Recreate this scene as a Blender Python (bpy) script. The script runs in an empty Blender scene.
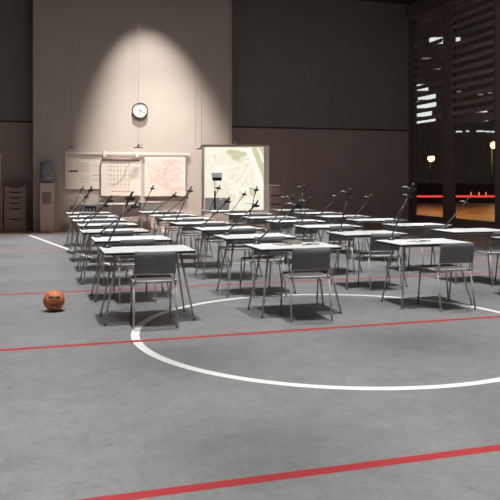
import bpy, bmesh, math, random
from mathutils import Vector, Matrix
random.seed(7)
C = bpy.context.scene
COL = C.collection
PI = math.pi
TH = math.radians(17.1)      # the camera is turned this far from the hall's long axis
F = 700.0                    # focal length in pixels of the 500 px frame
EYE = 1.5
HZ = 180.0                   # image row of the horizon
cT, sT = math.cos(TH), math.sin(TH)

# ---------- survey helpers: measured photo position + a known plane -> place in the hall
def on_z(px, py, z=0.0):
    Z = F*(EYE-z)/(py-HZ); x = (px-250)/F*Z
    return Vector((x*cT+Z*sT, -x*sT+Z*cT, z))
def on_y(px, py, y):
    t = (px-250)/F; Z = y/(cT-t*sT)
    return Vector((Z*(t*cT+sT), y, EYE-(py-HZ)*Z/F))
def on_x(px, py, x):
    t = (px-250)/F; Z = x/(t*cT+sT)
    return Vector((x, Z*(cT-t*sT), EYE-(py-HZ)*Z/F))
def at_d(px, py, Z):
    x = (px-250)/F*Z
    return Vector((x*cT+Z*sT, -x*sT+Z*cT, EYE-(py-HZ)*Z/F))

# ---------- materials
def lin(c):
    return tuple(((v/255)/12.92 if v/255 <= .04045 else ((v/255+.055)/1.055)**2.4) for v in c)+(1,)
def mat(name, rgb, rough=.6, metal=0.0, spec=.5, noise=0.0, scale=30.0, bump=0.0):
    m = bpy.data.materials.new(name); m.use_nodes = True
    nt = m.node_tree; b = nt.nodes['Principled BSDF']
    b.inputs['Base Color'].default_value = lin(rgb)
    b.inputs['Roughness'].default_value = rough
    b.inputs['Metallic'].default_value = metal
    b.inputs['Specular IOR Level'].default_value = spec
    if noise or bump:
        tc = nt.nodes.new('ShaderNodeTexCoord'); n = nt.nodes.new('ShaderNodeTexNoise')
        n.inputs['Scale'].default_value = scale; n.inputs['Detail'].default_value = 5
        nt.links.new(tc.outputs['Object'], n.inputs['Vector'])
        if noise:
            r = nt.nodes.new('ShaderNodeValToRGB')
            c = lin(rgb)
            r.color_ramp.elements[0].position = .3; r.color_ramp.elements[1].position = .7
            r.color_ramp.elements[0].color = tuple(v*(1-noise) for v in c[:3])+(1,)
            r.color_ramp.elements[1].color = tuple(min(1, v*(1+noise)) for v in c[:3])+(1,)
            nt.links.new(n.outputs['Fac'], r.inputs['Fac'])
            nt.links.new(r.outputs['Color'], b.inputs['Base Color'])
        if bump:
            bp = nt.nodes.new('ShaderNodeBump'); bp.inputs['Strength'].default_value = bump
            bp.inputs['Distance'].default_value = .01
            nt.links.new(n.outputs['Fac'], bp.inputs['Height'])
            nt.links.new(bp.outputs['Normal'], b.inputs['Normal'])
    return m
def emat(name, rgb, strength):
    m = bpy.data.materials.new(name); m.use_nodes = True
    b = m.node_tree.nodes['Principled BSDF']
    b.inputs['Base Color'].default_value = lin(rgb)
    b.inputs['Emission Color'].default_value = lin(rgb)
    b.inputs['Emission Strength'].default_value = strength
    return m

M = {}
M['top'] = mat('white_laminate', (236, 237, 235), .45, noise=.03, scale=6)
M['edge'] = mat('dark_edge', (48, 47, 46), .6, noise=.05)
M['steel'] = mat('brushed_steel', (196, 194, 190), .5, .1, noise=.08, scale=60)
M['chrome'] = mat('bright_steel', (205, 203, 198), .25, .9, noise=.04)
M['fabric'] = mat('charcoal_fabric', (122, 123, 125), .85, noise=.12, scale=220, bump=.25)
M['seatfab'] = mat('dark_seat_fabric', (92, 89, 87), .85, noise=.12, scale=220, bump=.2)
M['lamp'] = mat('lamp_graphite', (72, 78, 82), .4, .35, noise=.08, scale=40)
M['lamp_head'] = mat('lamp_dark_head', (52, 56, 60), .5, .2, noise=.08, scale=40)
M['shade'] = mat('lamp_aluminium', (176, 174, 172), .5, .1, noise=.05)
M['wallmid'] = mat('beige_plaster', (196, 182, 171), .9, noise=.025, scale=1.2, bump=.03)
M['trim'] = mat('pale_trim', (192, 180, 171), .8, noise=.03)
M['wall_low'] = mat('brown_wall', (172, 154, 146), .85, noise=.05, scale=2)
M['wall_high'] = mat('dark_wall', (138, 133, 127), .9, noise=.05, scale=2)
M['rail'] = mat('dark_rail', (66, 58, 54), .7, noise=.05)
M['ceiling'] = mat('dark_ceiling', (60, 56, 53), .9, noise=.05)
M['frame'] = mat('brown_window_frame', (108, 94, 88), .6, noise=.06, scale=5)
M['slat'] = mat('brown_slat', (132, 115, 107), .7, noise=.06, scale=8)
M['cab'] = mat('taupe_cabinet', (176, 150, 138), .6, noise=.03, scale=4)
M['handle'] = mat('black_handle', (34, 32, 32), .5, noise=.05)
M['cooler'] = mat('cream_plastic', (222, 200, 186), .5, noise=.02)
M['cooler_in'] = mat('taupe_plastic', (168, 140, 130), .6, noise=.03)
M['tap'] = mat('tap_plastic', (90, 70, 66), .5, noise=.03)
M['paper'] = mat('chart_paper', (238, 222, 208), .85, noise=.02, scale=3)
M['board'] = mat('poster_rail', (226, 212, 200), .5, noise=.02)
M['casing'] = mat('roller_casing', (150, 126, 116), .6, noise=.03)
M['ink'] = mat('grey_ink', (190, 174, 164), .9, noise=.03)
M['ink_dark'] = mat('dark_ink', (52, 46, 46), .9, noise=.03)
M['ink_red'] = mat('rose_ink', (236, 202, 192), .9, noise=.08, scale=9)
M['white'] = mat('white_plastic', (236, 236, 234), .5, noise=.02)
M['black'] = mat('black_plastic', (26, 26, 27), .5, noise=.05)
M['grey'] = mat('grey_metal', (196, 194, 192), .5, .2, noise=.04)
M['blue'] = mat('blue_black_paint', (42, 56, 72), .5, noise=.06)
M['desk'] = mat('desk_laminate', (216, 208, 200), .5, noise=.03)
M['desk_side'] = mat('desk_grey', (190, 182, 176), .6, noise=.04)
M['rubber'] = mat('black_rubber', (36, 33, 32), .7, noise=.05)
M['clockface'] = mat('clock_dial', (244, 240, 232), .6, noise=.01)
M['clockrim'] = mat('clock_rim', (112, 108, 104), .35, .6, noise=.05)
M['map_white'] = mat('map_road', (250, 248, 238), .8, noise=.01)
M['map_green'] = mat('map_park', (208, 210, 172), .85, noise=.05, scale=12)
M['map_peach'] = mat('map_peach', (244, 226, 200), .85, noise=.04, scale=12)
M['screenframe'] = mat('screen_border', (238, 216, 208), .7, noise=.03)
M['hedge'] = mat('dark_hedge', (24, 26, 22), .95, noise=.3, scale=3)
M['facade'] = mat('night_facade', (172, 168, 164), .8, noise=.2, scale=2)
M['pole'] = mat('green_pole', (78, 96, 60), .6, noise=.1)
M['winlit'] = emat('lit_window', (232, 240, 236), 1.05)
M['windim'] = emat('dim_window', (200, 196, 180), .35)
M['sodium'] = emat('sodium_lamp', (255, 200, 110), 8.0)
M['redlight'] = emat('red_light_trail', (238, 72, 62), 1.0)
M['amber'] = emat('amber_light', (255, 150, 70), 1.0)

# glass: see-through with a faint mirror
def glass(name, tint=(1, 1, 1), gloss=.06, rough=.0):
    m = bpy.data.materials.new(name); m.use_nodes = True; nt = m.node_tree
    nt.nodes.clear()
    o = nt.nodes.new('ShaderNodeOutputMaterial'); mx = nt.nodes.new('ShaderNodeMixShader')
    t = nt.nodes.new('ShaderNodeBsdfTransparent'); g = nt.nodes.new('ShaderNodeBsdfGlossy')
    t.inputs['Color'].default_value = tuple(tint)+(1,); g.inputs['Roughness'].default_value = rough
    mx.inputs['Fac'].default_value = gloss
    nt.links.new(t.outputs[0], mx.inputs[1]); nt.links.new(g.outputs[0], mx.inputs[2]); nt.links.new(mx.outputs[0], o.inputs[0])
    return m
M['pane'] = glass('window_glass')
M['bottle'] = mat('blue_grey_bottle', (160, 170, 176), .2, noise=.04)
M['bottle'].node_tree.nodes['Principled BSDF'].inputs['Transmission Weight'].default_value = .35

# map ground colour: cream with soft streets
def map_material():
    m = mat('map_paper', (246, 242, 222), .85)
    nt = m.node_tree; b = nt.nodes['Principled BSDF']
    tc = nt.nodes.new('ShaderNodeTexCoord'); v = nt.nodes.new('ShaderNodeTexVoronoi'); v.feature = 'DISTANCE_TO_EDGE'
    v.inputs['Scale'].default_value = 7
    r = nt.nodes.new('ShaderNodeValToRGB')
    r.color_ramp.elements[0].position = .03; r.color_ramp.elements[0].color = lin((252, 250, 240))
    r.color_ramp.elements[1].position = .06; r.color_ramp.elements[1].color = lin((238, 234, 206))
    v2 = nt.nodes.new('ShaderNodeTexVoronoi'); v2.inputs['Scale'].default_value = 7
    r2 = nt.nodes.new('ShaderNodeValToRGB'); r2.color_ramp.interpolation = 'CONSTANT'
    r2.color_ramp.elements[0].color = lin((242, 238, 214))
    for p, c in ((.3, (244, 232, 204)), (.55, (246, 244, 226)), (.8, (230, 230, 198))):
        e = r2.color_ramp.elements.new(p); e.color = lin(c)
    nt.links.new(tc.outputs['Object'], v.inputs['Vector']); nt.links.new(tc.outputs['Object'], v2.inputs['Vector'])
    nt.links.new(v.outputs['Distance'], r.inputs['Fac']); nt.links.new(v2.outputs['Color'], r2.inputs['Fac'])
    mx = nt.nodes.new('ShaderNodeMix'); mx.data_type = 'RGBA'; mx.blend_type = 'MIX'
    mt = nt.nodes.new('ShaderNodeMath'); mt.operation = 'LESS_THAN'; mt.inputs[1].default_value = .045
    nt.links.new(v.outputs['Distance'], mt.inputs[0]); nt.links.new(mt.outputs[0], mx.inputs['Factor'])
    nt.links.new(r2.outputs['Color'], mx.inputs[6]); mx.inputs[7].default_value = lin((252, 250, 240))
    nt.links.new(mx.outputs[2], b.inputs['Base Color'])
    # the map is an image thrown by the projector: it gives off light of its own
    nt.links.new(mx.outputs[2], b.inputs['Emission Color']); b.inputs['Emission Strength'].default_value = SCREEN_E
    return m
SCREEN_E = .76
M['map'] = map_material()
for k in ('map_white', 'map_green', 'map_peach'):
    nt = M[k].node_tree; b = nt.nodes['Principled BSDF']
    src = b.inputs['Base Color'].links[0].from_socket
    nt.links.new(src, b.inputs['Emission Color']); b.inputs['Emission Strength'].default_value = SCREEN_E

# ---------- the floor: grey sports floor, painted court lines, rose border
CU, CV, CR = 2.98, 6.52, 2.07
def floor_material():
    m = mat('sports_floor', (134, 134, 134), .55, spec=.35)
    nt = m.node_tree; b = nt.nodes['Principled BSDF']; L = nt.links.new
    geo = nt.nodes.new('ShaderNodeTexCoord'); sep = nt.nodes.new('ShaderNodeSeparateXYZ')
    L(geo.outputs['Object'], sep.inputs[0]); U, V = sep.outputs[0], sep.outputs[1]
    def ma(op, a, c=None):
        n = nt.nodes.new('ShaderNodeMath'); n.operation = op
        for i, q in enumerate((a, c)):
            if q is None: continue
            if isinstance(q, (int, float)): n.inputs[i].default_value = q
            else: L(q, n.inputs[i])
        return n.outputs[0]
    def band(x, c, w): return ma('LESS_THAN', ma('ABSOLUTE', ma('SUBTRACT', x, c)), w/2)
    def gt(x, c): return ma('GREATER_THAN', x, c)
    def lt(x, c): return ma('LESS_THAN', x, c)
    def mul(*a):
        r = a[0]
        for q in a[1:]: r = ma('MULTIPLY', r, q)
        return r
    def mx(*a):
        r = a[0]
        for q in a[1:]: r = ma('MAXIMUM', r, q)
        return r
    dist = ma('SQRT', ma('ADD', ma('POWER', ma('SUBTRACT', U, CU), 2), ma('POWER', ma('SUBTRACT', V, CV), 2)))
    ring = band(dist, CR, .082)
    # slanted white line at the far left
    (x0, y0), (x1, y1) = (-.13, 19.94), (.94, 14.36)
    ln = math.hypot(x1-x0, y1-y0); nx, ny = (y1-y0)/ln, -(x1-x0)/ln
    sl = ma('ADD', ma('MULTIPLY', U, nx), ma('MULTIPLY', V, ny))
    slant = mul(band(sl, x0*nx+y0*ny, .085), gt(V, 12.1), lt(V, 20.0))
    cross = mul(band(V, 12.15, .07), gt(U, 1.36), lt(U, 5.0))
    white = mx(ring, slant, cross)
    red = mx(*[mul(band(V, c, .078), lt(U, 8.04)) for c in (3.34, 6.54, 9.69)], mul(band(V, 15.92, .07), lt(U, .6)), mul(band(U, 8.0, .08), gt(V, 9.69), lt(V, 15.95)))
    border = mx(gt(V, 20.3), gt(U, 9.9))
    n1 = nt.nodes.new('ShaderNodeTexNoise'); n1.inputs['Scale'].default_value = 5.0; n1.inputs['Detail'].default_value = 7; n1.inputs['Roughness'].default_value = .65
    n2 = nt.nodes.new('ShaderNodeTexNoise'); n2.inputs['Scale'].default_value = 26; n2.inputs['Detail'].default_value = 6
    L(geo.outputs['Object'], n1.inputs[0]); L(geo.outputs['Object'], n2.inputs[0])
    rp = nt.nodes.new('ShaderNodeValToRGB')
    rp.color_ramp.elements[0].position = .3; rp.color_ramp.elements[1].position = .72
    rp.color_ramp.elements[0].color = lin((113, 113, 113)); rp.color_ramp.elements[1].color = lin((143, 143, 143))
    L(ma('ADD', ma('MULTIPLY', n1.outputs['Fac'], .6), ma('MULTIPLY', n2.outputs['Fac'], .4)), rp.inputs['Fac'])
    def mix(fac, a, col):
        n = nt.nodes.new('ShaderNodeMix'); n.data_type = 'RGBA'
        L(fac, n.inputs['Factor']); L(a, n.inputs[6]); n.inputs[7].default_value = lin(col); return n.outputs[2]
    c = mix(border, rp.outputs['Color'], (166, 132, 122))
    c = mix(white, c, (232, 232, 228)); c = mix(red, c, (168, 50, 54))
    L(c, b.inputs['Base Color'])
    bp = nt.nodes.new('ShaderNodeBump'); bp.inputs['Strength'].default_value = .04; bp.inputs['Distance'].default_value = .01
    L(n2.outputs['Fac'], bp.inputs['Height']); L(bp.outputs['Normal'], b.inputs['Normal'])
    return m
M['floor'] = floor_material()

# ---------- mesh helpers
def box(bm, lo, hi, bev=0.0, mx=None):
    lo, hi = Vector(lo), Vector(hi)
    r = bmesh.ops.create_cube(bm, size=1); vs = r['verts']
    for v in vs:
        v.co = Vector([(lo[i]+hi[i])/2 + v.co[i]*(hi[i]-lo[i]) for i in range(3)])
    if bev:
        es = list({e for v in vs for e in v.link_edges})
        r = bmesh.ops.bevel(bm, geom=es, offset=bev, segments=2, affect='EDGES', profile=.5)
        vs = list({v for f in r['faces'] for v in f.verts} | {v for v in vs if v.is_valid})
    if mx is not None:
        for v in vs: v.co = mx @ v.co
    return bm
def tube(bm, p, q, r0, r1=None, n=10):
    p, q = Vector(p), Vector(q); r1 = r0 if r1 is None else r1
    d = (q-p); z = d.normalized(); a = z.orthogonal().normalized(); b_ = z.cross(a)
    A, B = [], []
    for i in range(n):
        t = 2*PI*i/n; w = a*math.cos(t)+b_*math.sin(t)
        A.append(bm.verts.new(p+w*r0)); B.append(bm.verts.new(q+w*r1))
    for i in range(n):
        f = bm.faces.new((A[i], A[(i+1) % n], B[(i+1) % n], B[i])); f.smooth = True
    bm.faces.new(A[::-1]); bm.faces.new(B)
    return bm
def ball(bm, c, r, n=8):
    res = bmesh.ops.create_uvsphere(bm, u_segments=n*2, v_segments=n, radius=r)
    for v in res['verts']: v.co += Vector(c)
    for f in {f for v in res['verts'] for f in v.link_faces}: f.smooth = True
    return bm
def path(bm, pts, r, n=8):
    for a, b in zip(pts, pts[1:]): tube(bm, a, b, r, n=n)
    for p in pts[1:-1]: ball(bm, p, r*1.02, 4)
    return bm
def lathe(bm, prof, n=24, c=(0, 0, 0), mx=None):
    c = Vector(c); rings = []
    for r, z in prof:
        ring = []
        for i in range(n):
            t = 2*PI*i/n; p = Vector((r*math.cos(t), r*math.sin(t), z))
            if mx is not None: p = mx @ p
            ring.append(bm.verts.new(p+c))
        rings.append(ring)
    for a, b in zip(rings, rings[1:]):
        for i in range(n):
            f = bm.faces.new((a[i], a[(i+1) % n], b[(i+1) % n], b[i])); f.smooth = True
    bm.faces.new(rings[0][::-1]); bm.faces.new(rings[-1])
    return bm
def prism(bm, pts, d):
    """pts: loop of 3-D points; d: extrusion vector"""
    d = Vector(d); a = [bm.verts.new(Vector(p)) for p in pts]; b = [bm.verts.new(Vector(p)+d) for p in pts]
    n = len(pts)
    bm.faces.new(a[::-1]); bm.faces.new(b)
    for i in range(n): bm.faces.new((a[i], a[(i+1) % n], b[(i+1) % n], b[i]))
    return bm
def B(): return bmesh.new()
def obj(name, bm, m, parent=None):
    bmesh.ops.recalc_face_normals(bm, faces=bm.faces[:])
    me = bpy.data.meshes.new(name); bm.to_mesh(me); bm.free()
    me.materials.append(M[m] if isinstance(m, str) else m)
    o = bpy.data.objects.new(name, me); COL.objects.link(o)
    if parent: o.parent = parent
    return o
def thing(name, label, cat, loc=(0, 0, 0), rz=0, group=None):
    o = bpy.data.objects.new(name, None); COL.objects.link(o); o.empty_display_size = .1
    o.location = loc; o.rotation_euler = (0, 0, rz); o['label'] = label; o['category'] = cat
    if group: o['group'] = group
    return o
def tag(o, label, cat, group=None):
    o['label'] = label; o['category'] = cat
    if group: o['group'] = group
    return o
def struct(name, bm, m, parent=None):
    o = obj(name, bm, m, parent)
    if parent is None: o['kind'] = 'structure'
    return o
def dup(src, loc, rz, label):
    r = src.copy(); COL.objects.link(r); r.location = loc; r.rotation_euler = (0, 0, rz); r['label'] = label
    for ch in src.children:
        c = ch.copy(); COL.objects.link(c); c.parent = r
        for g in ch.children:
            d = g.copy(); COL.objects.link(d); d.parent = c
    return r

# ================= THE HALL =================
XL, XR, YB, YF, HC = -3.0, 12.8, 22.3, -2.5, 7.78
YM = 21.5                    # face of the projecting middle wall
RAIL = 3.29
struct('floor', box(B(), (XL, YF, -.1), (XR, YB, 0)), 'floor')
struct('ceiling', box(B(), (XL-.2, YF-.2, HC), (XR+.4, YB+.2, HC+.15)), 'ceiling')
wb = struct('wall_back', box(B(), (XL, YB, 0), (XR+.2, YB+.2, RAIL)), 'wall_low')
struct('wall_back_upper', box(B(), (XL, YB, RAIL), (XR+.2, YB+.2, HC)), 'wall_high')
struct('trim_1', box(B(), (XL, YB-.03, RAIL-.05), (XR, YB, RAIL), .005), 'rail')
ML, MR = on_y(33, 200, YM).x, on_y(231.5, 200, YM).x
struct('wall_middle', box(B(), (ML, YM, 0), (MR, YB, HC)), 'wallmid')
struct('trim_2', box(B(), (ML, YM-.03, 0), (ML+.18, YM, HC), .006), 'trim')
struct('trim_3', box(B(), (MR-.1, YM-.03, 0), (MR, YM, HC), .006), 'trim')
struct('baseboard_middle', box(B(), (ML+.18, YM-.015, 0), (MR-.1, YM, .08), .004), 'wallmid')
struct('wall_left', box(B(), (XL-.2, YF, 0), (XL, YB+.2, HC)), 'wall_low')
struct('wall_front', box(B(), (XL-.2, YF-.2, 0), (XR+.2, YF, HC)), 'wall_low')
# right wall with three tall windows
bays = [(20.03, 21.90), (17.33, 19.5), (14.80, 16.82)]
SILL, HEAD, TR0, TR1 = .2, 7.2, 3.27, 3.47
bm = B()
box(bm, (XR, YF, 0), (XR+.1, YB, SILL)); box(bm, (XR, YF, HEAD), (XR+.1, YB, HC))
ys = [YB]
for a, b in bays: ys += [b, a]
ys.append(YF)
for i in range(0, len(ys), 2): box(bm, (XR, ys[i+1], SILL), (XR+.1, ys[i], HEAD))
struct('wall_right', bm, 'frame')
struct('trim_4', box(B(), (XR-.14, YF, 7.28), (XR, YB, 7.70), .01), 'frame')
for k, (a, b) in enumerate(bays):
    bm = B(); fr = .04
    box(bm, (XR-.01, a, SILL), (XR+.06, a+fr, HEAD)); box(bm, (XR-.01, b-fr, SILL), (XR+.06, b, HEAD))
    box(bm, (XR-.01, a, SILL), (XR+.06, b, SILL+.08)); box(bm, (XR-.01, a, HEAD-.08), (XR+.06, b, HEAD))
    w = struct('window_%d' % (k+1), bm, 'frame')
    obj('transom', box(B(), (XR-.03, a, TR0), (XR+.08, b, TR1), .006), 'frame', w)
    obj('pane', box(B(), (XR+.03, a+fr, SILL+.08), (XR+.04, b-fr, HEAD-.08)), 'pane', w)
    bm = B(); n = 14
    for i in range(n):
        z = TR1+.14+(HEAD-TR1-.16)*i/(n-1)
        box(bm, (-.012, a+.01, -.066), (.012, b-.01, .066), 0, Matrix.Translation((XR-.05, 0, z)) @ Matrix.Rotation(math.radians(10), 4, 'Y'))
    for y in (a+.3, b-.3): box(bm, (XR-.062, y-.005, TR1), (XR-.056, y+.005, HEAD))
    tag(obj('window_blind', bm, 'slat'),
        ('brown slatted blind over the window nearest the far corner', 'brown slatted blind over the second window from the far corner', 'brown slatted blind over the third window from the far corner')[k],
        'blind', 'slatted blinds above the right windows')

# ================= TABLES, CHAIRS, LAMPS =================
TZ = .745
px_tables = {
 'A': [(99,247),(91,237),(78.5,229.4),(77,223.5),(71.5,219),(67.5,215.5),(66.3,212.3)],
 'B': [(244,244),(214,235),(193.5,227.2),(169,222),(157,218),(149,215),(140,211)],
 'C': [(375,240),(325.7,231.7),(293,225),(265.7,220.2),(242.6,216.7),(224.3,213.2),(204,210.4)],
 'D': [(491,236.8),(431,229),(381.7,223.8),(346,219),(311,216),(294,212.5),(272,209.5)]}
meanU = {'A': .69, 'B': 2.37, 'C': 4.09, 'D': 5.77}
meanV = [7.96, 9.46, 10.97, 12.46, 13.86, 15.3, 16.95]
colname = {'A': 'leftmost column', 'B': 'second column from the left', 'C': 'third column from the left', 'D': 'rightmost column'}
rowname = ['front', 'second', 'third', 'fourth', 'fifth', 'sixth', 'last']
TW, TD = .965, .66

def make_table():
    t = thing('exam_table', '', 'table', group='white topped tables in rows on the court')
    obj('tabletop', box(B(), (0, -TD, TZ-.008), (TW, 0, TZ), .002), 'top', t)
    obj('edge_band', box(B(), (0.003, -TD+.003, TZ-.028), (TW-.003, -.003, TZ-.008)), 'edge', t)
    bm = B()
    r = .011
    for x in (.14, TW-.14): tube(bm, (x, -.10, TZ-.040), (x, -TD+.08, TZ-.040), r)
    for y in (-.14, -TD+.12): tube(bm, (.14, y, TZ-.040), (TW-.14, y, TZ-.040), r)
    obj('under_frame', bm, 'steel', t)
    for x, fx in ((.14, .0), (TW-.14, TW-.03)):
        for y, fy in ((-.24, -.185), (-TD+.16, -TD-.03)):
            l = obj('leg', tube(B(), (x, y, TZ-.035), (fx, fy, .012), .0125, .0105), 'steel', t)
            obj('foot_cap', tube(B(), (fx, fy, 0), (fx, fy, .014), .0125), 'edge', l)
    return t

def make_chair():
    c = thing('exam_chair', '', 'chair', group='charcoal chairs at the white tables')
    w = .205
    obj('seat', box(B(), (-w, -.17, .447), (w, .235, .472), .01), 'seatfab', c)
    bm = B()
    tube(bm, (-w-.008, -.185, .458), (w+.008, -.185, .458), .014)
    tube(bm, (-w-.008, -.185, .458), (-w-.008, .23, .452), .011); tube(bm, (w+.008, -.185, .458), (w+.008, .23, .452), .011)
    tube(bm, (-w-.008, .23, .452), (w+.008, .23, .452), .011)
    obj('seat_frame', bm, 'steel', c)
    for s in (-1, 1):
        obj('leg', tube(B(), (s*(w+.006), -.19, .45), (s*(w+.016), -.285, 0), .0115, .010), 'steel', c)
        obj('leg', tube(B(), (s*(w+.006), .215, .45), (s*(w+.004), .285, 0), .0115, .010), 'steel', c)
        j = obj('corner_joint', ball(B(), (s*(w+.010), -.188, .462), .019, 6), 'chrome', c)
        obj('back_post', path(B(), [(s*(w-.008), -.185, .46), (s*(w-.006), -.225, .56), (s*(w-.006), -.262, .775)], .0095), 'steel', c)
    # slightly curved upholstered panel, leaning back
    bm = B(); n = 8; fr, bk = [], []
    for k in range(5):
        z = .548+.228*k/4; y0 = -.232-.036*k/4
        rf, rb = [], []
        for i in range(n+1):
            x = -w-.003+(2*w+.006)*i/n; cy = -.014*(1-(x/w)**2)
            th = .016 if (0 < i < n and 0 < k < 4) else .011
            rf.append(bm.verts.new((x, y0+cy-th, z))); rb.append(bm.verts.new((x, y0+cy+th, z)))
        fr.append(rf); bk.append(rb)
    for k in range(4):
        for i in range(n):
            for g, fl in ((fr, 0), (bk, 1)):
                q = (g[k][i], g[k][i+1], g[k+1][i+1], g[k+1][i]); f = bm.faces.new(q[::-1] if fl else q); f.smooth = True
        bm.faces.new((fr[k][0], fr[k+1][0], bk[k+1][0], bk[k][0])); bm.faces.new((fr[k][n], bk[k][n], bk[k+1][n], fr[k+1][n]))
    for i in range(n):
        bm.faces.new((fr[0][i], bk[0][i], bk[0][i+1], fr[0][i+1])); bm.faces.new((fr[4][i], fr[4][i+1], bk[4][i+1], bk[4][i]))
    obj('backrest', bm, 'fabric', c)
    obj('lower_back_rail', tube(B(), (-w+.004, -.222, .545), (w-.004, -.222, .545), .008), 'steel', c)
    return c

table0 = chair0 = None
table_pos = {}
# small differences of chair placing: (shift along the table, shift towards the camera, turn in degrees)
chair_adj = {'A1': (.015, .03, -4), 'B1': (-.01, .1, -7), 'C1': (.075, .05, -3), 'A2': (.0, .0, 2), 'B2': (.02, -.05, 3), 'C2': (.03, .0, -8), 'D2': (.10, .12, -2),
             'B3': (.06, .0, 2), 'B4': (.1, .0, 0)}
rnd = random.Random(3)
for c in 'ABCD':
    for r in range(7):
        g = on_z(*px_tables[c][r], TZ)
        k = .75 if r < 4 else .3
        u = meanU[c]+(g.x-meanU[c])*k; v = meanV[r]+(g.y-meanV[r])*k
        key = c+str(r+1); table_pos[key] = (u, v)
        lab = 'white-topped steel table, %s in the %s' % (('front one', 'second from the front', 'third from the front', 'fourth from the front', 'fifth from the front', 'sixth from the front', 'last one at the back')[r], colname[c])
        if table0 is None:
            table0 = make_table(); t = table0; t.location = (u, v, 0); t['label'] = lab
        else: t = dup(table0, (u, v, 0), math.radians(rnd.uniform(-.7, .7)), lab)
        if key == 'D1': continue
        du, dv, a = chair_adj.get(key, (rnd.uniform(-.03, .07), rnd.uniform(-.05, .05), rnd.uniform(-4, 4)))
        p = (u+TW/2+du, v-TD-.005-dv, 0); lab = 'charcoal-backed steel chair at the %s table of the %s' % (rowname[r], colname[c])
        if chair0 is None:
            chair0 = make_chair(); q = chair0; q.location = p; q.rotation_euler = (0, 0, math.radians(a)); q['label'] = lab
        else: dup(chair0, p, math.radians(a), lab)

# desk lamps: weighted base, long leaning arm, dark joint with a tail, short upper arm, flat shade
headpx = {'A': [(129.5,198.5),(133.5,206.5),(109,200.5),(105,205.5),(90,190.5),(86,197),(82,189)],
 'B': [(297,206),(255,205.5),(227,201.5),(189.5,191),(185.5,197.5),(174,195.5),(152,188.5)],
 'C': [(411,189.5),(348.5,193.5),(308,202),(291.5,198.5),(256,190),(244,194.5),(218.5,188.5)],
 'D': [None,(466,203),(409,196.5),(370,198),(338,197),(303,188),(286,198)]}
basepx = {'A': [(107,247.5),(98,237.5),(84,229.8),(82,223.8),(77.5,219.2),(71.5,215.7),(71,212.5)],
 'B': [(254.5,243.5),(221.5,233.5),(199,226.2),(175.5,222),(161,218),(152.5,215),(143,211.5)],
 'C': [(388,239.5),(336,230.5),(302,225.3),(271.5,219.8),(248,216.3),(229,213),(209,210.3)],
 'D': [None,(441.5,228.3),(388.5,223.2),(351,218.6),(316.5,215.2),(298.5,212.2),(276,209.4)]}
ARM = .66
for c in 'ABCD':
    for r in range(7):
        if basepx[c][r] is None: continue
        u, v = table_pos[c+str(r+1)]
        g = on_z(*basepx[c][r], TZ)
        x = min(max(g.x, u+.06), u+.2); y = v-.065
        t = thing('desk_lamp', 'slim grey arm lamp on the %s table of the %s' % (rowname[r], colname[c]), 'lamp', (x, y, TZ), 0, 'slim lamps on the tables')
        best = None
        for k in range(-3, 6):                       # how far the arm also tips towards or away from the window end
            dy = .04*k; hp = on_y(*headpx[c][r], y+dy)
            d = Vector((hp.x-x, dy, hp.z-TZ-.03)); e = abs(d.length-ARM)+abs(dy)*.15
            if best is None or e < best[0]: best = (e, d)
        d = best[1]; a = math.atan2(d.x, d.z); top = Vector((0, 0, .03))+d
        obj('base', lathe(B(), [(.046, 0), (.046, .012), (.040, .018), (.014, .020), (.012, .036)], 20), 'lamp', t)
        obj('lower_arm', tube(B(), (0, 0, .03), top, .0095, .008), 'lamp', t)
        dn = d.normalized()
        obj('spring_sleeve', tube(B(), top-dn*.12, top, .0105, .015), 'lamp_head', t)
        rot = Matrix.Translation(top) @ Matrix.Rotation(a*.3, 4, 'Y')
        bm = box(B(), (-.040, -.026, -.024), (.034, .026, .024), .009, rot)
        tube(bm, rot @ Vector((.03, 0, .0)), rot @ Vector((.066, 0, .012)), .020, .012)
        obj('joint', bm, 'lamp_head', t)
        td = (Vector((.42, .0, .9)).normalized()+dn*.6).normalized()
        obj('spring_tail', tube(B(), top, top+td*.09, .012, .016), 'lamp_head', t)
        hd = top+Vector((-.135, -.10, .036))
        obj('upper_arm', tube(B(), top, hd+Vector((0, 0, .004)), .0045), 'shade', t)
        obj('lamp_shade', lathe(B(), [(.050, -.005), (.049, -.002), (.020, .003), (.010, .005), (.008, .010)], 20, hd), 'shade', t)

# ---------- things lying on the tables
def paper(name, key, fx, fy, w, d, rz, m, label, cat, h=.003):
    u, v = table_pos[key]
    o = obj(name, box(B(), (-w/2, -d/2, 0), (w/2, d/2, h), min(.001, h/4)), m)
    o.location = (u+fx, v+fy, TZ); o.rotation_euler = (0, 0, rz)
    return tag(o, label, cat)
M['grey_card'] = mat('grey_card', (150, 150, 148), .7, noise=.05)
u, v = table_pos['B1']
t = thing('ring_binder', 'grey ring binder lying at the back of the front table in the second column', 'binder', (u+.56, v-.12, TZ), .05)
obj('cover', box(B(), (-.10, -.09, 0), (.10, .09, .006), .002), 'grey_card', t)
obj('page_block', box(B(), (-.092, -.082, .006), (.095, .082, .03), .002), 'paper', t)
obj('cover', box(B(), (-.10, -.09, .03), (.10, .09, .036), .002), 'grey_card', t)
paper('notepad', 'B1', .40, -.22, .15, .21, .2, 'desk_side', 'grey notepad on the front table of the second column, left of the binder', 'notepad', .008)
paper('paper_sheet', 'B1', .78, -.24, .15, .21, -.4, 'grey_card', 'loose sheet on the front table of the second column, right of the binder', 'paper')
paper('paper_sheet', 'C1', .38, -.36, .15, .21, .5, 'grey_card', 'loose sheet on the front table of the third column', 'paper')
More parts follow.
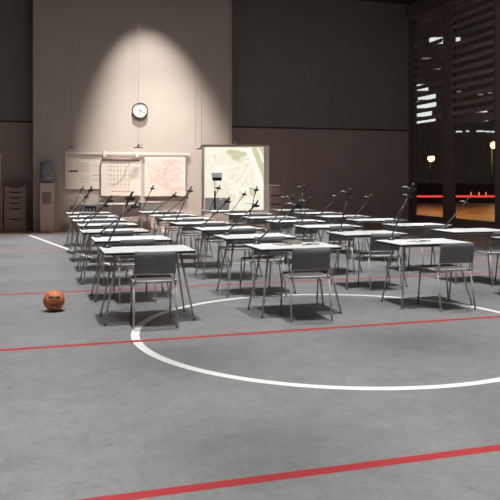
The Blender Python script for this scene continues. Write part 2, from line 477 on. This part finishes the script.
def pen(key, fx, fy, rz, label):
    u, v = table_pos[key]
    o = obj('pen', tube(B(), (-.07, 0, .005), (.07, 0, .005), .005), 'black'); o.location = (u+fx, v+fy, TZ); o.rotation_euler = (0, 0, rz)
    tag(o, label, 'pen')
pen('B1', .66, -.36, .3, 'black pen on the front table of the second column')
pen('C1', .52, -.32, -.3, 'black pen on the front table of the third column')

# ================= BASKETBALL =================
p = on_z(54, 310.9)
M['leather'] = mat('orange_leather', (206, 122, 76), .6, noise=.2, scale=14, bump=.2)
o = thing('basketball', 'worn orange basketball on the grey floor left of the tables', 'ball', (p.x, p.y, .122))
obj('ball_skin', ball(B(), (0, 0, 0), .121, 20), 'leather', o)
rotb = Matrix.Rotation(.28, 3, 'X') @ Matrix.Rotation(.12, 3, 'Y') @ Matrix.Rotation(.5, 3, 'Z')
bm = B()
def seam(f):
    pts = [rotb @ (f(2*PI*i/48).normalized()*.1205) for i in range(49)]
    for a, b in zip(pts, pts[1:]): tube(bm, a, b, .0026, n=6)
seam(lambda t: Vector((math.cos(t), math.sin(t), 0)))
seam(lambda t: Vector((math.cos(t), 0, math.sin(t))))
for s in (-1, 1):
    seam(lambda t: Vector((math.cos(t), math.sin(t), s*(.62+.28*math.cos(2*t)))))
obj('seam', bm, 'black', o)
M['worn'] = mat('worn_print', (74, 50, 38), .7, noise=.3, scale=40)
def patch(th0, th1, z0, z1):
    bm = B(); n = 10; R = .1216; rows = []
    for z in (z0, z1):
        rows.append([bm.verts.new(Vector((math.sqrt(R*R-z*z)*math.cos(th0+(th1-th0)*i/n), math.sqrt(R*R-z*z)*math.sin(th0+(th1-th0)*i/n), z))) for i in range(n+1)])
    for i in range(n): bm.faces.new((rows[0][i], rows[0][i+1], rows[1][i+1], rows[1][i]))
    obj('worn_print', bm, 'worn', o)
patch(-PI/2-.62, -PI/2-.02, .040, .062); patch(-PI/2+.06, -PI/2+.62, .030, .058); patch(-PI/2-.35, -PI/2+.40, -.052, -.030)

# ================= BACK OF THE HALL =================
# filing cabinets in the left recess
def cabinet(x0, x1, y0, y1, h, drawers, label, name='filing_cabinet'):
    t = thing(name, label, 'cabinet', ((x0+x1)/2, y0, 0), 0, 'taupe drawer cabinets in the left recess' if name == 'filing_cabinet' else None)
    w = (x1-x0)/2
    obj('body', box(B(), (-w, .02, 0), (w, y1-y0, h), .006), 'cab', t)
    for a, b in drawers:
        d = obj('drawer', box(B(), (-w+.012, 0, a+.006), (w-.012, .02, b-.006), .004), 'cab', t)
        obj('handle', box(B(), (-.15, -.018, b-.040), (.15, .0, b-.012), .004), 'handle', d)
    return t
yc = 21.72
xa, xb = on_y(4, 200, yc).x, on_y(26, 200, yc).x
H = 1.32
edges = [.05, .36, .68, .84, 1.0, 1.16, 1.31]
dr = list(zip(edges, edges[1:]))
cabinet(xa, xb, yc, YB-.07, H, dr, 'taupe filing cabinet with six drawers next to the water cooler')
cabinet(xa-.69, xa-.025, yc, YB-.07, H, dr, 'taupe filing cabinet cut off by the left picture edge')
t = thing('notice_board', 'pale notice board on the recess wall at the left picture edge', 'board', (on_y(1, 170, YB).x-.45, YB-.04, 1.05))
obj('panel', box(B(), (-.45, 0, 0), (.45, .035, 1.2), .004), 'paper', t)
bm = B(); box(bm, (-.46, -.01, 1.19), (.46, .035, 1.22)); box(bm, (-.46, -.01, -.02), (.46, .035, .01))
obj('frame', bm, 'board', t)

# water cooler
g = on_y(47, 200, 21.12)
t = thing('water_cooler', 'cream water cooler with a blue-grey bottle against the beige wall', 'water cooler', (g.x, 21.12, 0))
w = .205
obj('body', box(B(), (-w, -.17, 0), (w, .17, 1.41), .03), 'cooler', t)
obj('tap_recess', box(B(), (-.14, -.185, .82), (.11, -.165, 1.16), .01), 'cooler_in', t)
obj('drip_tray', box(B(), (-.15, -.235, .775), (.13, -.165, .82), .01), 'cooler', t)
for x in (-.075, .045):
    k = obj('tap', box(B(), (x-.022, -.235, 1.03), (x+.022, -.185, 1.075), .006), 'tap', t)
    obj('tap_lever', box(B(), (x-.028, -.25, 1.075), (x+.028, -.20, 1.09), .003), 'white', k)
obj('lower_door', box(B(), (-.185, -.178, .05), (.185, -.17, .73), .004), 'cooler', t)
prof = [(.06, 1.40), (.075, 1.44), (.19, 1.50)]
for k in range(4):
    z = 1.53+k*.105; prof += [(.195, z), (.195, z+.06), (.185, z+.075), (.185, z+.09)]
prof += [(.195, 1.96), (.17, 2.01), (.05, 2.02)]
obj('water_bottle', lathe(B(), prof, 24), 'bottle', t)

# poster rail with three hanging charts
yr = YM-.075
def rect_on(px0, py0, px1, py1, y):
    a = on_y(px0, py0, y); b = on_y(px1, py1, y); return a.x, b.x, b.z, a.z   # x0, x1, z0, z1
ra, rb = on_y(65, 152.7, yr), on_y(190, 154.3, yr)
t = thing('poster_rail', 'pale rail along the beige wall carrying the hanging charts', 'rail', ((ra.x+rb.x)/2, yr, 0))
cx = (ra.x+rb.x)/2; hw = (rb.x-ra.x)/2; rz = (ra.z+rb.z)/2
bm = box(B(), (-hw, -.02, rz-.045), (hw, .02, rz+.035), .006); obj('rail_bar', bm, 'board', t)
for x in (-hw*.9, -hw*.3, hw*.3, hw*.9): obj('wall_bracket', box(B(), (x-.02, .018, rz-.02), (x+.02, .075, rz+.02)), 'board', t)
for px in (104, 136.5):
    g = on_y(px, 152, yr); obj('roller_bracket', box(B(), (g.x-cx-.045, -.12, rz-.11), (g.x-cx+.045, -.018, rz+.06), .006), 'white', t)

def chart(px0, py0, px1, py1, y, label, name='wall_chart'):
    x0, x1, z0, z1 = rect_on(px0, py0, px1, py1, y)
    t = thing(name, label, 'chart', ((x0+x1)/2, y, z0))
    w, h = (x1-x0)/2, z1-z0
    obj('sheet', box(B(), (-w, -.006, 0), (w, .006, h)), 'paper', t)
    def pt(px, py):
        q = on_y(px, py, y-.008); return Vector((q.x-(x0+x1)/2, -.0065, q.z-z0))
    return t, pt, w, h
NS = [0]
def stroke(bm, pts, wd):
    for a, b in zip(pts, pts[1:]):
        d = (b-a); n = Vector((-d.z, 0, d.x)).normalized()*wd/2
        e = d.normalized()*wd*.3
        NS[0] = (NS[0]+1) % 60; prism(bm, [a-n-e, b-n+e, b+n+e, a+n-e], (0, -.002-.00006*NS[0], 0))
t, pt, w, h = chart(65, 154.5, 102, 189, yr+.035, 'cream wall chart with a heading and text lines, left of three')
bm = B(); stroke(bm, [pt(69.5, 171.2), pt(77.5, 171.2)], .045); obj('heading', bm, 'ink_dark', t)
bm = B()
stroke(bm, [pt(78.5, 160), pt(78.5, 176)], .012)
for y_ in (163.5, 165.8, 168, 170.2, 177.2, 179.5, 182): stroke(bm, [pt(80, y_), pt(89+random.uniform(-1, 1), y_+.1)], .018)
for y_ in (166, 175.5, 180): stroke(bm, [pt(92, y_), pt(99.5, y_+.1)], .016)
stroke(bm, [pt(80, 158.5), pt(97, 158.8)], .012)
obj('printed_text', bm, 'ink', t)
t, pt, w, h = chart(101, 158.5, 141, 195.5, yr-.065, 'cream roll-down chart with a grid graph, middle of three')
obj('roller_case', tube(B(), (-w+.03, .0, h-.02), (w-.03, .0, h-.02), .045, n=14), 'casing', t)
bm = B()
for x_ in (111, 114, 117.5, 121, 125, 129): stroke(bm, [pt(x_, 160.5), pt(x_, 188.5)], .012)
for y_ in (162.5, 166.5, 170.5, 175, 179.5, 184): stroke(bm, [pt(110, y_), pt(130, y_+.3)], .012)
for y_ in (166, 170, 175, 180, 184): stroke(bm, [pt(108, y_), pt(109.3, y_)], .03)
obj('grid', bm, 'ink', t)
bm = B()
stroke(bm, [pt(112, 186), pt(116, 184), pt(120, 181), pt(124, 176), pt(127, 168), pt(129.5, 163)], .018)
for i in range(6): stroke(bm, [pt(112+i*3.2, 191.5), pt(113.8+i*3.2, 191.2)], .022)
obj('curve', bm, 'casing', t)
t, pt, w, h = chart(144.5, 157, 185.5, 196, yr-.03, 'cream wall chart with a pink branching map, right of three')
bm = B()
rr = random.Random(11)
main = [(171, 160), (168, 164), (166, 169), (164, 174), (163.5, 178), (166, 183), (166, 188)]
stroke(bm, [pt(*q) for q in main], .10)
stroke(bm, [pt(*q) for q in [(176, 161), (172, 164), (168, 166)]], .08)
def branch(x, y, a, l, n, wd):
    pts = [pt(x, y)]
    for i in range(n):
        a += rr.uniform(-.45, .45); x += math.cos(a)*l; y += math.sin(a)*l
        if not (146.5 < x < 184 and 158.8 < y < 193.5): break
        pts.append(pt(x, y))
    if len(pts) > 1: stroke(bm, pts, wd)
    return x, y, a
for q in main:
    for s in (0, PI):
        for _ in range(2):
            x, y, a = branch(q[0], q[1], s+rr.uniform(-.5, .5), 3, 5, .03)
            branch(x-2, y, a+.6, 2, 3, .018)
obj('branching_map', bm, 'ink_red', t)

# wall clock
g = on_y(139.5, 110.5, YM)
t = thing('wall_clock', 'round white wall clock lit by the spot on the beige wall', 'clock', (g.x, YM, g.z))
R = .24
RX = Matrix.Rotation(PI/2, 3, 'X')     # local z points out of the wall (-y)
obj('case', lathe(B(), [(R*.93, 0), (R, .02), (R, .115), (R*.96, .13), (R*.90, .13), (R*.88, .10)], 40, mx=RX), 'clockrim', t)
obj('dial', lathe(B(), [(R*.885, .098), (R*.885, .104)], 40, mx=RX), 'clockface', t)
for k in range(12):
    a = 2*PI*k/12; big = k % 3 == 0
    m4 = Matrix.Rotation(a, 4, 'Y')
    obj('hour_mark', box(B(), (-.014 if big else -.010, -.107, R*(.58 if big else .64)), (.014 if big else .010, -.104, R*.80), 0, m4), 'ink_dark', t)
obj('hour_hand', box(B(), (-.011, -.112, -.03), (.011, -.108, R*.50), 0, Matrix.Rotation(math.radians(181), 4, 'Y')), 'ink_dark', t)
obj('minute_hand', box(B(), (-.008, -.117, -.04), (.008, -.113, R*.74), 0, Matrix.Rotation(math.radians(124), 4, 'Y')), 'ink_dark', t)
obj('hub', tube(B(), (0, -.104, 0), (0, -.12, 0), .016), 'ink_dark', t)

# pendant lamps hanging on long cords in front of the beige wall
yp = 20.75
for px, py, lab, m in ((72, 147.5, 'pale flat pendant lamp hanging above the left wall chart', 'shade'),
                       (138.5, 147.5, 'dark flat pendant lamp hanging below the wall clock', 'lamp'),
                       (201.5, 148.5, 'dark flat pendant lamp hanging by the top left corner of the screen', 'lamp')):
    g = on_y(px, py, yp)
    t = thing('pendant_lamp', lab, 'lamp', (g.x, yp, g.z), 0, 'pendant lamps over the desk')
    obj('lamp_shade', lathe(B(), [(.15, -.02), (.15, -.008), (.06, .022), (.03, .03)], 24), m, t)
    obj('holder', lathe(B(), [(.028, .028), (.028, .085), (.012, .10)], 12), m, t)
    obj('side_arm', tube(B(), (.0, 0, .04), (.13, 0, .09), .009), m, t)
    obj('cord', tube(B(), (0, 0, .095), (0, 0, HC-g.z), .003, n=6), 'casing', t)
    if px > 200: obj('cord', tube(B(), (-.19, 0, .0), (-.19, 0, HC-g.z), .003, n=6), 'casing', t)

# long desk under the charts
yd = 20.72
a, b = on_y(68, 204, yd), on_y(154, 205, yd)
t = thing('long_desk', 'long pale desk standing under the wall charts', 'desk', ((a.x+b.x)/2, yd, 0))
w = (b.x-a.x)/2
obj('desktop', box(B(), (-w, -.02, .765), (w, .62, .805), .004), 'desk', t)
for x in (-w+.1, 0, w-.1):
    for y in (.06, .54): obj('leg', tube(B(), (x, y, 0), (x, y, .767), .018), 'steel', t)
obj('modesty_panel', box(B(), (-w+.12, .42, .42), (w-.12, .44, .765)), 'desk', t)
# low table with a deep grey apron in front of the desk's right end
yd2 = 19.95
a, b = on_y(141, 204, yd2), on_y(161.5, 204, yd2)
t = thing('side_table', 'small side table with a deep grey front beside the long desk', 'table', ((a.x+b.x)/2, yd2, 0))
w = (b.x-a.x)/2
obj('tabletop', box(B(), (-w-.01, -.01, .845), (w+.01, .56, .865), .003), 'desk_side', t)
obj('apron', box(B(), (-w, .0, .645), (w, .55, .845), .004), 'desk_side', t)
for x in (-w+.03, w-.03):
    for y in (.04, .51): obj('leg', box(B(), (x-.02, y-.02, 0), (x+.02, y+.02, .646)), 'desk_side', t)
# blue slatted chair by the desk
yk = 19.7
a, b = on_y(84.5, 208, yk), on_y(96, 208, yk)
t = thing('slat_chair', 'small blue chair with a slatted back before the long desk', 'chair', ((a.x+b.x)/2, yk, 0))
w = (b.x-a.x)/2
obj('top_rail', box(B(), (-w, -.015, .715), (w, .015, .785), .006), 'blue', t)
for x in (-w+.015, -w*.36, w*.36, w-.015):
    obj('back_slat', box(B(), (x-.014, -.01, .44), (x+.014, .01, .72)), 'blue', t)
obj('seat', box(B(), (-w, -.01, .425), (w, .40, .455), .008), 'blue', t)
for x in (-w+.02, w-.02):
    for y in (.01, .37): obj('leg', tube(B(), (x, y, 0), (x, y, .43), .014), 'blue', t)

# projection screen on a tripod, turned to the camera
Zs = 19.2
c0 = at_d(235.3, 180, Zs)
t = thing('projection_screen', 'projection screen on a tripod showing a pale green city map', 'screen', (c0.x, c0.y, 0), -TH)
w = (269-201.5)*Zs/F/2; zt = EYE+(180-145.0)*Zs/F; zb = EYE-(213-180)*Zs/F
obj('border', box(B(), (-w, 0, zb), (w, .02, zt)), 'screenframe', t)
pw = (263.5-204.5)*Zs/F/2; pc = ((263.5+204.5)/2-235.3)*Zs/F
pz0 = EYE-(210-180)*Zs/F; pz1 = EYE+(180-147.3)*Zs/F
mp = obj('map_image', box(B(), (pc-pw, -.004, pz0), (pc+pw, 0, pz1)), 'map', t)
def sp(px, py, k=0): return Vector(((px-235.3)*Zs/F, -.0045-.0015*k, EYE-(py-180)*Zs/F))
def clip_poly(bm, pts, k):
    prism(bm, [sp(*q, k) for q in pts], (0, -.0012, 0))
bm = B()
for pts in ([(227, 149), (239, 149), (240, 152), (246, 152), (247, 156), (240, 158), (238, 161), (233, 160), (231, 155), (227, 154)],
            [(251.5, 147.6), (257, 147.6), (263.3, 164), (263.3, 181)], [(259, 147.6), (263.3, 147.6), (263.3, 156)],
            [(250, 186), (257, 191), (254, 199), (248, 196)]): clip_poly(bm, pts, 0)
obj('park_area', bm, 'map_green', mp)
def road(bm, pts, wd, k):
    P = [sp(*q, k) for q in pts]
    for a, b in zip(P, P[1:]):
        d = b-a; n = Vector((-d.z, 0, d.x)).normalized()*wd/2
        prism(bm, [a-n, b-n, b+n, a+n], (0, -.0012, 0))
bm = B()
for pts, wd in (([(249.5, 147.8), (263.2, 187)], .05), ([(257.5, 147.8), (263.2, 162)], .04), ([(205, 152), (226, 148.5), (249, 150), (251, 152)], .05), ([(245, 149), (252, 160), (263, 200)], .03),
                ([(211, 152), (216, 170), (214, 196), (212, 209)], .035), ([(205, 176), (222, 168), (246, 163), (252, 160)], .035), ([(239, 209), (236, 190), (244, 175), (252, 166)], .03), ([(216, 170), (238, 186), (262, 205)], .03)):
    road(bm, pts, wd, 1)
obj('street', bm, 'map_white', mp)
bm = B()
rr = random.Random(5)
for i in range(22):
    x, y = rr.uniform(212, 256), rr.uniform(166, 206); a = rr.choice((.5, -1.0, .2)); l = rr.uniform(2, 5)
    x2, y2 = x+math.cos(a)*l, y+math.sin(a)*l
    if 206 < x2 < 262 and 150 < y2 < 208: road(bm, [(x, y), (x2, y2)], .018, 0)
obj('lane', bm, 'map_peach', mp)
obj('top_case', box(B(), (-w, -.012, zt-.022), (w, .03, zt+.008), .005), 'casing', t)
obj('bottom_bar', box(B(), (-w, -.015, zb-.015), (w, .03, zb+.025), .005), 'screenframe', t)
obj('stand_pole', tube(B(), (0, .05, .25), (0, .05, zt+.09), .016), 'black', t)
for k in range(3):
    a = PI/2+2*PI*k/3; obj('leg', tube(B(), (0, .05, .42), (.42*math.cos(a), .05+.42*math.sin(a), .012), .012), 'black', t)

# overhead projector on its trolley in front of the screen
Zo = 18.1
c0 = at_d(217.5, 205, Zo)
tz = EYE-(210-180)*Zo/F
t = thing('projector_trolley', 'white trolley table carrying the grey overhead projector', 'trolley', (c0.x, c0.y, 0), -TH)
obj('tabletop', box(B(), (-.42, -.27, tz-.03), (.42, .27, tz), .006), 'desk', t)
obj('lower_shelf', box(B(), (-.38, -.24, .22), (.38, .24, .245), .004), 'desk', t)
for x in (-.38, .38):
    for y in (-.23, .23):
        l = obj('leg', tube(B(), (x, y, .05), (x, y, tz-.028), .014), 'steel', t); obj('caster', ball(B(), (x, y, .03), .03, 6), 'rubber', l)
t = thing('overhead_projector', 'grey overhead projector with a white mirror head before the screen', 'projector', (c0.x, c0.y, tz), -TH)
def ox(px): return (px-217.5)*Zo/F
hb = (210-197.8)*Zo/F
bm = B(); prism(bm, [(ox(205.4), -.20, 0), (ox(229), -.20, 0), (ox(230), -.20, hb), (ox(205.4), -.20, hb)], (0, .40, 0)); obj('body', bm, 'grey', t)
obj('glass_stage', box(B(), (ox(207), -.17, hb), (ox(228), .17, hb+.008)), 'white', t)
xp = ox(215.3)
obj('column', box(B(), (xp-.022, -.245, 0), (xp+.022, -.205, (210-190.5)*Zo/F), .004), 'black', t)
obj('upper_column', box(B(), (xp-.014, -.24, (210-191)*Zo/F), (xp+.014, -.21, (210-179)*Zo/F), .003), 'white', t)
obj('focus_knob', box(B(), (xp+.02, -.25, .55), (xp+.13, -.21, .60), .008), 'black', t)
obj('lens', box(B(), (ox(213), -.34, (210-180.8)*Zo/F), (ox(222), -.12, (210-177.6)*Zo/F), .01), 'black', t)
obj('mirror_head', box(B(), (ox(212.5), -.36, (210-177.6)*Zo/F), (ox(222.5), -.10, (210-172.3)*Zo/F), .015), 'white', t)

# drawer pedestal right of the screen
yq = 19.3
a, b = on_y(270.5, 200, yq), on_y(280, 200, yq)
h = EYE-(185.3-180)*19.6/F
cabinet(a.x, b.x, yq, yq+.35, h, [(.05, .45), (.45, .82), (.82, 1.07), (1.07, h-.02)], 'narrow taupe drawer pedestal right of the projection screen', 'drawer_pedestal')

# ================= OUTSIDE THE WINDOWS =================
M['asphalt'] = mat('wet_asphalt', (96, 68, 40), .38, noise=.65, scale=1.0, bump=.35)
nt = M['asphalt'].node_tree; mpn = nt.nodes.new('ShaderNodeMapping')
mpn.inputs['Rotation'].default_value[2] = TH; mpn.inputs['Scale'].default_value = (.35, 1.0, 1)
tcn = [n for n in nt.nodes if n.type == 'TEX_COORD'][0]; nn = [n for n in nt.nodes if n.type == 'TEX_NOISE'][0]
nt.links.new(tcn.outputs['Object'], mpn.inputs['Vector']); nt.links.new(mpn.outputs['Vector'], nn.inputs['Vector'])
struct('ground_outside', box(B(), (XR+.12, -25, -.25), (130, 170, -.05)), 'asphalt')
def frame_at(px, Z, name, label, cat, group=None):
    p = at_d(px, 180, Z); return thing(name, label, cat, (p.x, p.y, -.05), -TH, group)
# kerb hedge; the red strip is a car light trail on an added rail
Zr = 47.
t = frame_at(455, Zr+.9, 'hedge', 'dark clipped hedge behind the red car light trail outside', 'hedge')
bm = box(B(), (-6, 0, 0), (8, 1.2, 1.25), .1)
bmesh.ops.subdivide_edges(bm, edges=bm.edges[:], cuts=6, use_grid_fill=True)
rr = random.Random(2)
for v_ in bm.verts: v_.co += Vector([rr.uniform(-.08, .08) for _ in range(3)])
obj('foliage', bm, 'hedge', t)
t = frame_at(455, Zr, 'light_trail_rail', 'long red car light trail on an added rail outside the windows', 'rail')
zr = EYE+.05-(196.4-180)*Zr/F
obj('light_trail', box(B(), (-5.5, -.03, zr-.07), (7, .03, zr+.07), .02), 'redlight', t)
obj('lower_beam', box(B(), (-5.5, -.03, .04), (7, .03, .22), .02), 'rail', t)
for k in range(6): obj('post', box(B(), (-5+2.3*k, .03, 0), (-4.9+2.3*k, .12, zr+.02)), 'rail', t)
for i, px in enumerate((471, 479, 486)):
    t = frame_at(px, Zr+.35, 'bollard_light', ('leftmost', 'middle', 'rightmost')[i]+' of three small amber post lights behind the red light trail', 'light', 'amber post lights')
    obj('post', tube(B(), (0, 0, 0), (0, 0, .48), .05), 'rail', t)
    obj('lens', tube(B(), (0, 0, .48), (0, 0, .74), .04, .03), 'amber', t)
# street lamps
for px, py, Z, lab, sz in ((430.5, 158.5, 80., 'glowing street lamp seen through the window nearest the corner', .38), (492.3, 145.5, 50., 'glowing street lamp on a green pole at the right picture edge', .24)):
    p = at_d(px, py, Z)
    t = thing('street_lamp', lab, 'street lamp', (p.x, p.y, -.05), -TH)
    z = p.z+.05
    obj('pole', tube(B(), (0, .1, 0), (0, .1, z+.35), .07, .05), 'pole' if px > 450 else 'black', t)
    obj('arm', tube(B(), (0, .12, z+.33), (0, -.35, z+.38), .04), 'pole', t)
    obj('hood', lathe(B(), [(.42, .0), (.34, .12), (.1, .2)], 16, (0, -.3, z+.22)), 'rail', t)
    obj('globe', ball(B(), (0, -.3, z), sz, 10), 'sodium', t)
    l = bpy.data.lights.new('street_lamp_light', 'POINT'); l.energy = 88; l.color = (1, .62, .25); l.shadow_soft_size = .3
    lo = bpy.data.objects.new('street_lamp_light', l); COL.objects.link(lo); lo.location = (p.x-.2, p.y-1.0, p.z)
# unseen lamps over the wet forecourt, giving its gold light
for px, Z, e in ((428, 33., 3200), (470, 34., 3000)):
    p = at_d(px, 180, Z); l = bpy.data.lights.new('yard_lamp_light', 'SPOT'); l.energy = e; l.color = (1, .52, .14); l.spot_size = 2.2; l.spot_blend = .8; l.shadow_soft_size = .3
    lo = bpy.data.objects.new('yard_lamp_light', l); COL.objects.link(lo); lo.location = (p.x, p.y, 6.5)
# office building across the street
Zb = 95.
t = frame_at(452, Zb, 'office_building', 'dark office block across the street with scattered lit windows', 'building')
def bxp(px): return (px-452)*Zb/F
def bzp(py): return EYE+.05-(py-180)*Zb/F
obj('facade', box(B(), (bxp(385), 0, 0), (bxp(560), 12, bzp(-60))), 'facade', t)
def win(px0, py0, px1, py1, m): obj('window', box(B(), (bxp(px0), -.06, bzp(py1)), (bxp(px1), 0, bzp(py0))), m, t)
for row in ((37.5, 43.5, 429.5, 460, 0), (84.5, 90.5, 414, 428.5, 0), (94, 99.5, 418, 437, 0), (101.5, 108, 416, 436, 0), (110, 116.5, 414, 433, 0), (118, 124.5, 414, 436, 0)):
    x = row[2]
    while x < row[3]-1:
        win(x, row[0], min(x+3.2, row[3]), row[1], 'winlit'); x += 3.6
for x0, x1, y in ((422, 444, 58.5), (424, 440, 69), (455, 462, 131.6), (466, 469, 131.2), (476.5, 484, 131.2), (485, 489.5, 131.6), (490.5, 495, 131.8), (477, 488, 120.4), (468, 487, 111.6), (457, 461, 91.5), (478, 483, 94.5), (488, 492, 93)):
    win(x0, y-.55, x1, y+.55, 'winlit' if y > 100 else 'windim')

# ================= LIGHT =================
def spot(name, loc, energy, size, blend, soft, col=(1, 1, 1), tgt=None):
    l = bpy.data.lights.new(name, 'SPOT'); l.energy = energy; l.spot_size = math.radians(size); l.spot_blend = blend; l.shadow_soft_size = soft; l.color = col
    o = bpy.data.objects.new(name, l); COL.objects.link(o); o.location = loc
    if tgt is not None: o.rotation_euler = (Vector(tgt)-Vector(loc)).to_track_quat('-Z', 'Y').to_euler()
    return o
HL = 7.6
def level(v):      # downlight energy along the hall, tuned to the floor's brightness
    K = [(1, 1720), (3.2, 1640), (6, 1500), (9, 1540), (13, 1700), (17, 1850), (20, 1700)]
    for (a, x), (b, y) in zip(K, K[1:]):
        if v <= b: return x+(y-x)*(v-a)/(b-a)
    return K[-1][1]
for iu in range(5):
    for iv in range(9):
        u_, v_ = -1.0+2.2*iu, 1.4+2.2*iv
        spot('hall_downlight', (u_, v_, HL), level(v_)*(1.15 if u_ < 0 else 1)*1.16, 31.5, 1.0, .12, (1, 1, .995))
# wall washer: throws most of its light low down the wall, so its strength falls off slower than a bare bulb's
g = on_y(146, 50, YM)
sp_ = spot('wall_spot_and_fill', (3.0, YM-2.0, 7.65), 90, 55.5, .88, .12, (1, .965, .92))
be, ga = .48, .215
sp_.rotation_euler = Vector((math.sin(ga)*math.sin(be), math.cos(ga)*math.sin(be), -math.cos(be))).to_track_quat('-Z', 'Y').to_euler()
ld = sp_.data; ld.use_nodes = True; nt = ld.node_tree
em = nt.nodes['Emission']; fo = nt.nodes.new('ShaderNodeLightFalloff'); fo.inputs['Strength'].default_value = 1.0
nt.links.new(fo.outputs['Constant'], em.inputs['Strength'])
spot('wall_spot_and_fill', (3.2, 16.5, 7.6), 1450, 44, 1.0, .15, (1, .945, .89), (3.75, YM, 1.8))  # added fill beside the real spot, brightens the charts and lower wall
# added weak area fill under the ceiling, lifts the dark walls
for u_ in (1.5, 5.5, 9.5):
    l = bpy.data.lights.new('ceiling_fill_light', 'AREA'); l.shape = 'RECTANGLE'; l.size = 2.5; l.size_y = 16; l.energy = 88; l.color = (1, .97, .94)
    o = bpy.data.objects.new('ceiling_fill_light', l); COL.objects.link(o); o.location = (u_, 8.5, HC-.08)
w_ = bpy.data.worlds.new('night'); C.world = w_; w_.use_nodes = True
bg = w_.node_tree.nodes['Background']; bg.inputs[0].default_value = (.030, .029, .028, 1); bg.inputs[1].default_value = 1.0

# ================= CAMERA =================
cam = bpy.data.cameras.new('camera'); co = bpy.data.objects.new('camera', cam); COL.objects.link(co)
co.location = (0, 0, EYE); co.rotation_euler = (PI/2, 0, -TH)
cam.sensor_fit = 'HORIZONTAL'; cam.sensor_width = 36; cam.lens = F/500*36; cam.shift_y = -(250-HZ)/500
cam.clip_end = 400
C.camera = co
C.view_settings.view_transform = 'Standard'; C.view_settings.look = 'None'; C.view_settings.gamma = 1; C.view_settings.exposure = 0
C.view_settings.use_curve_mapping = False
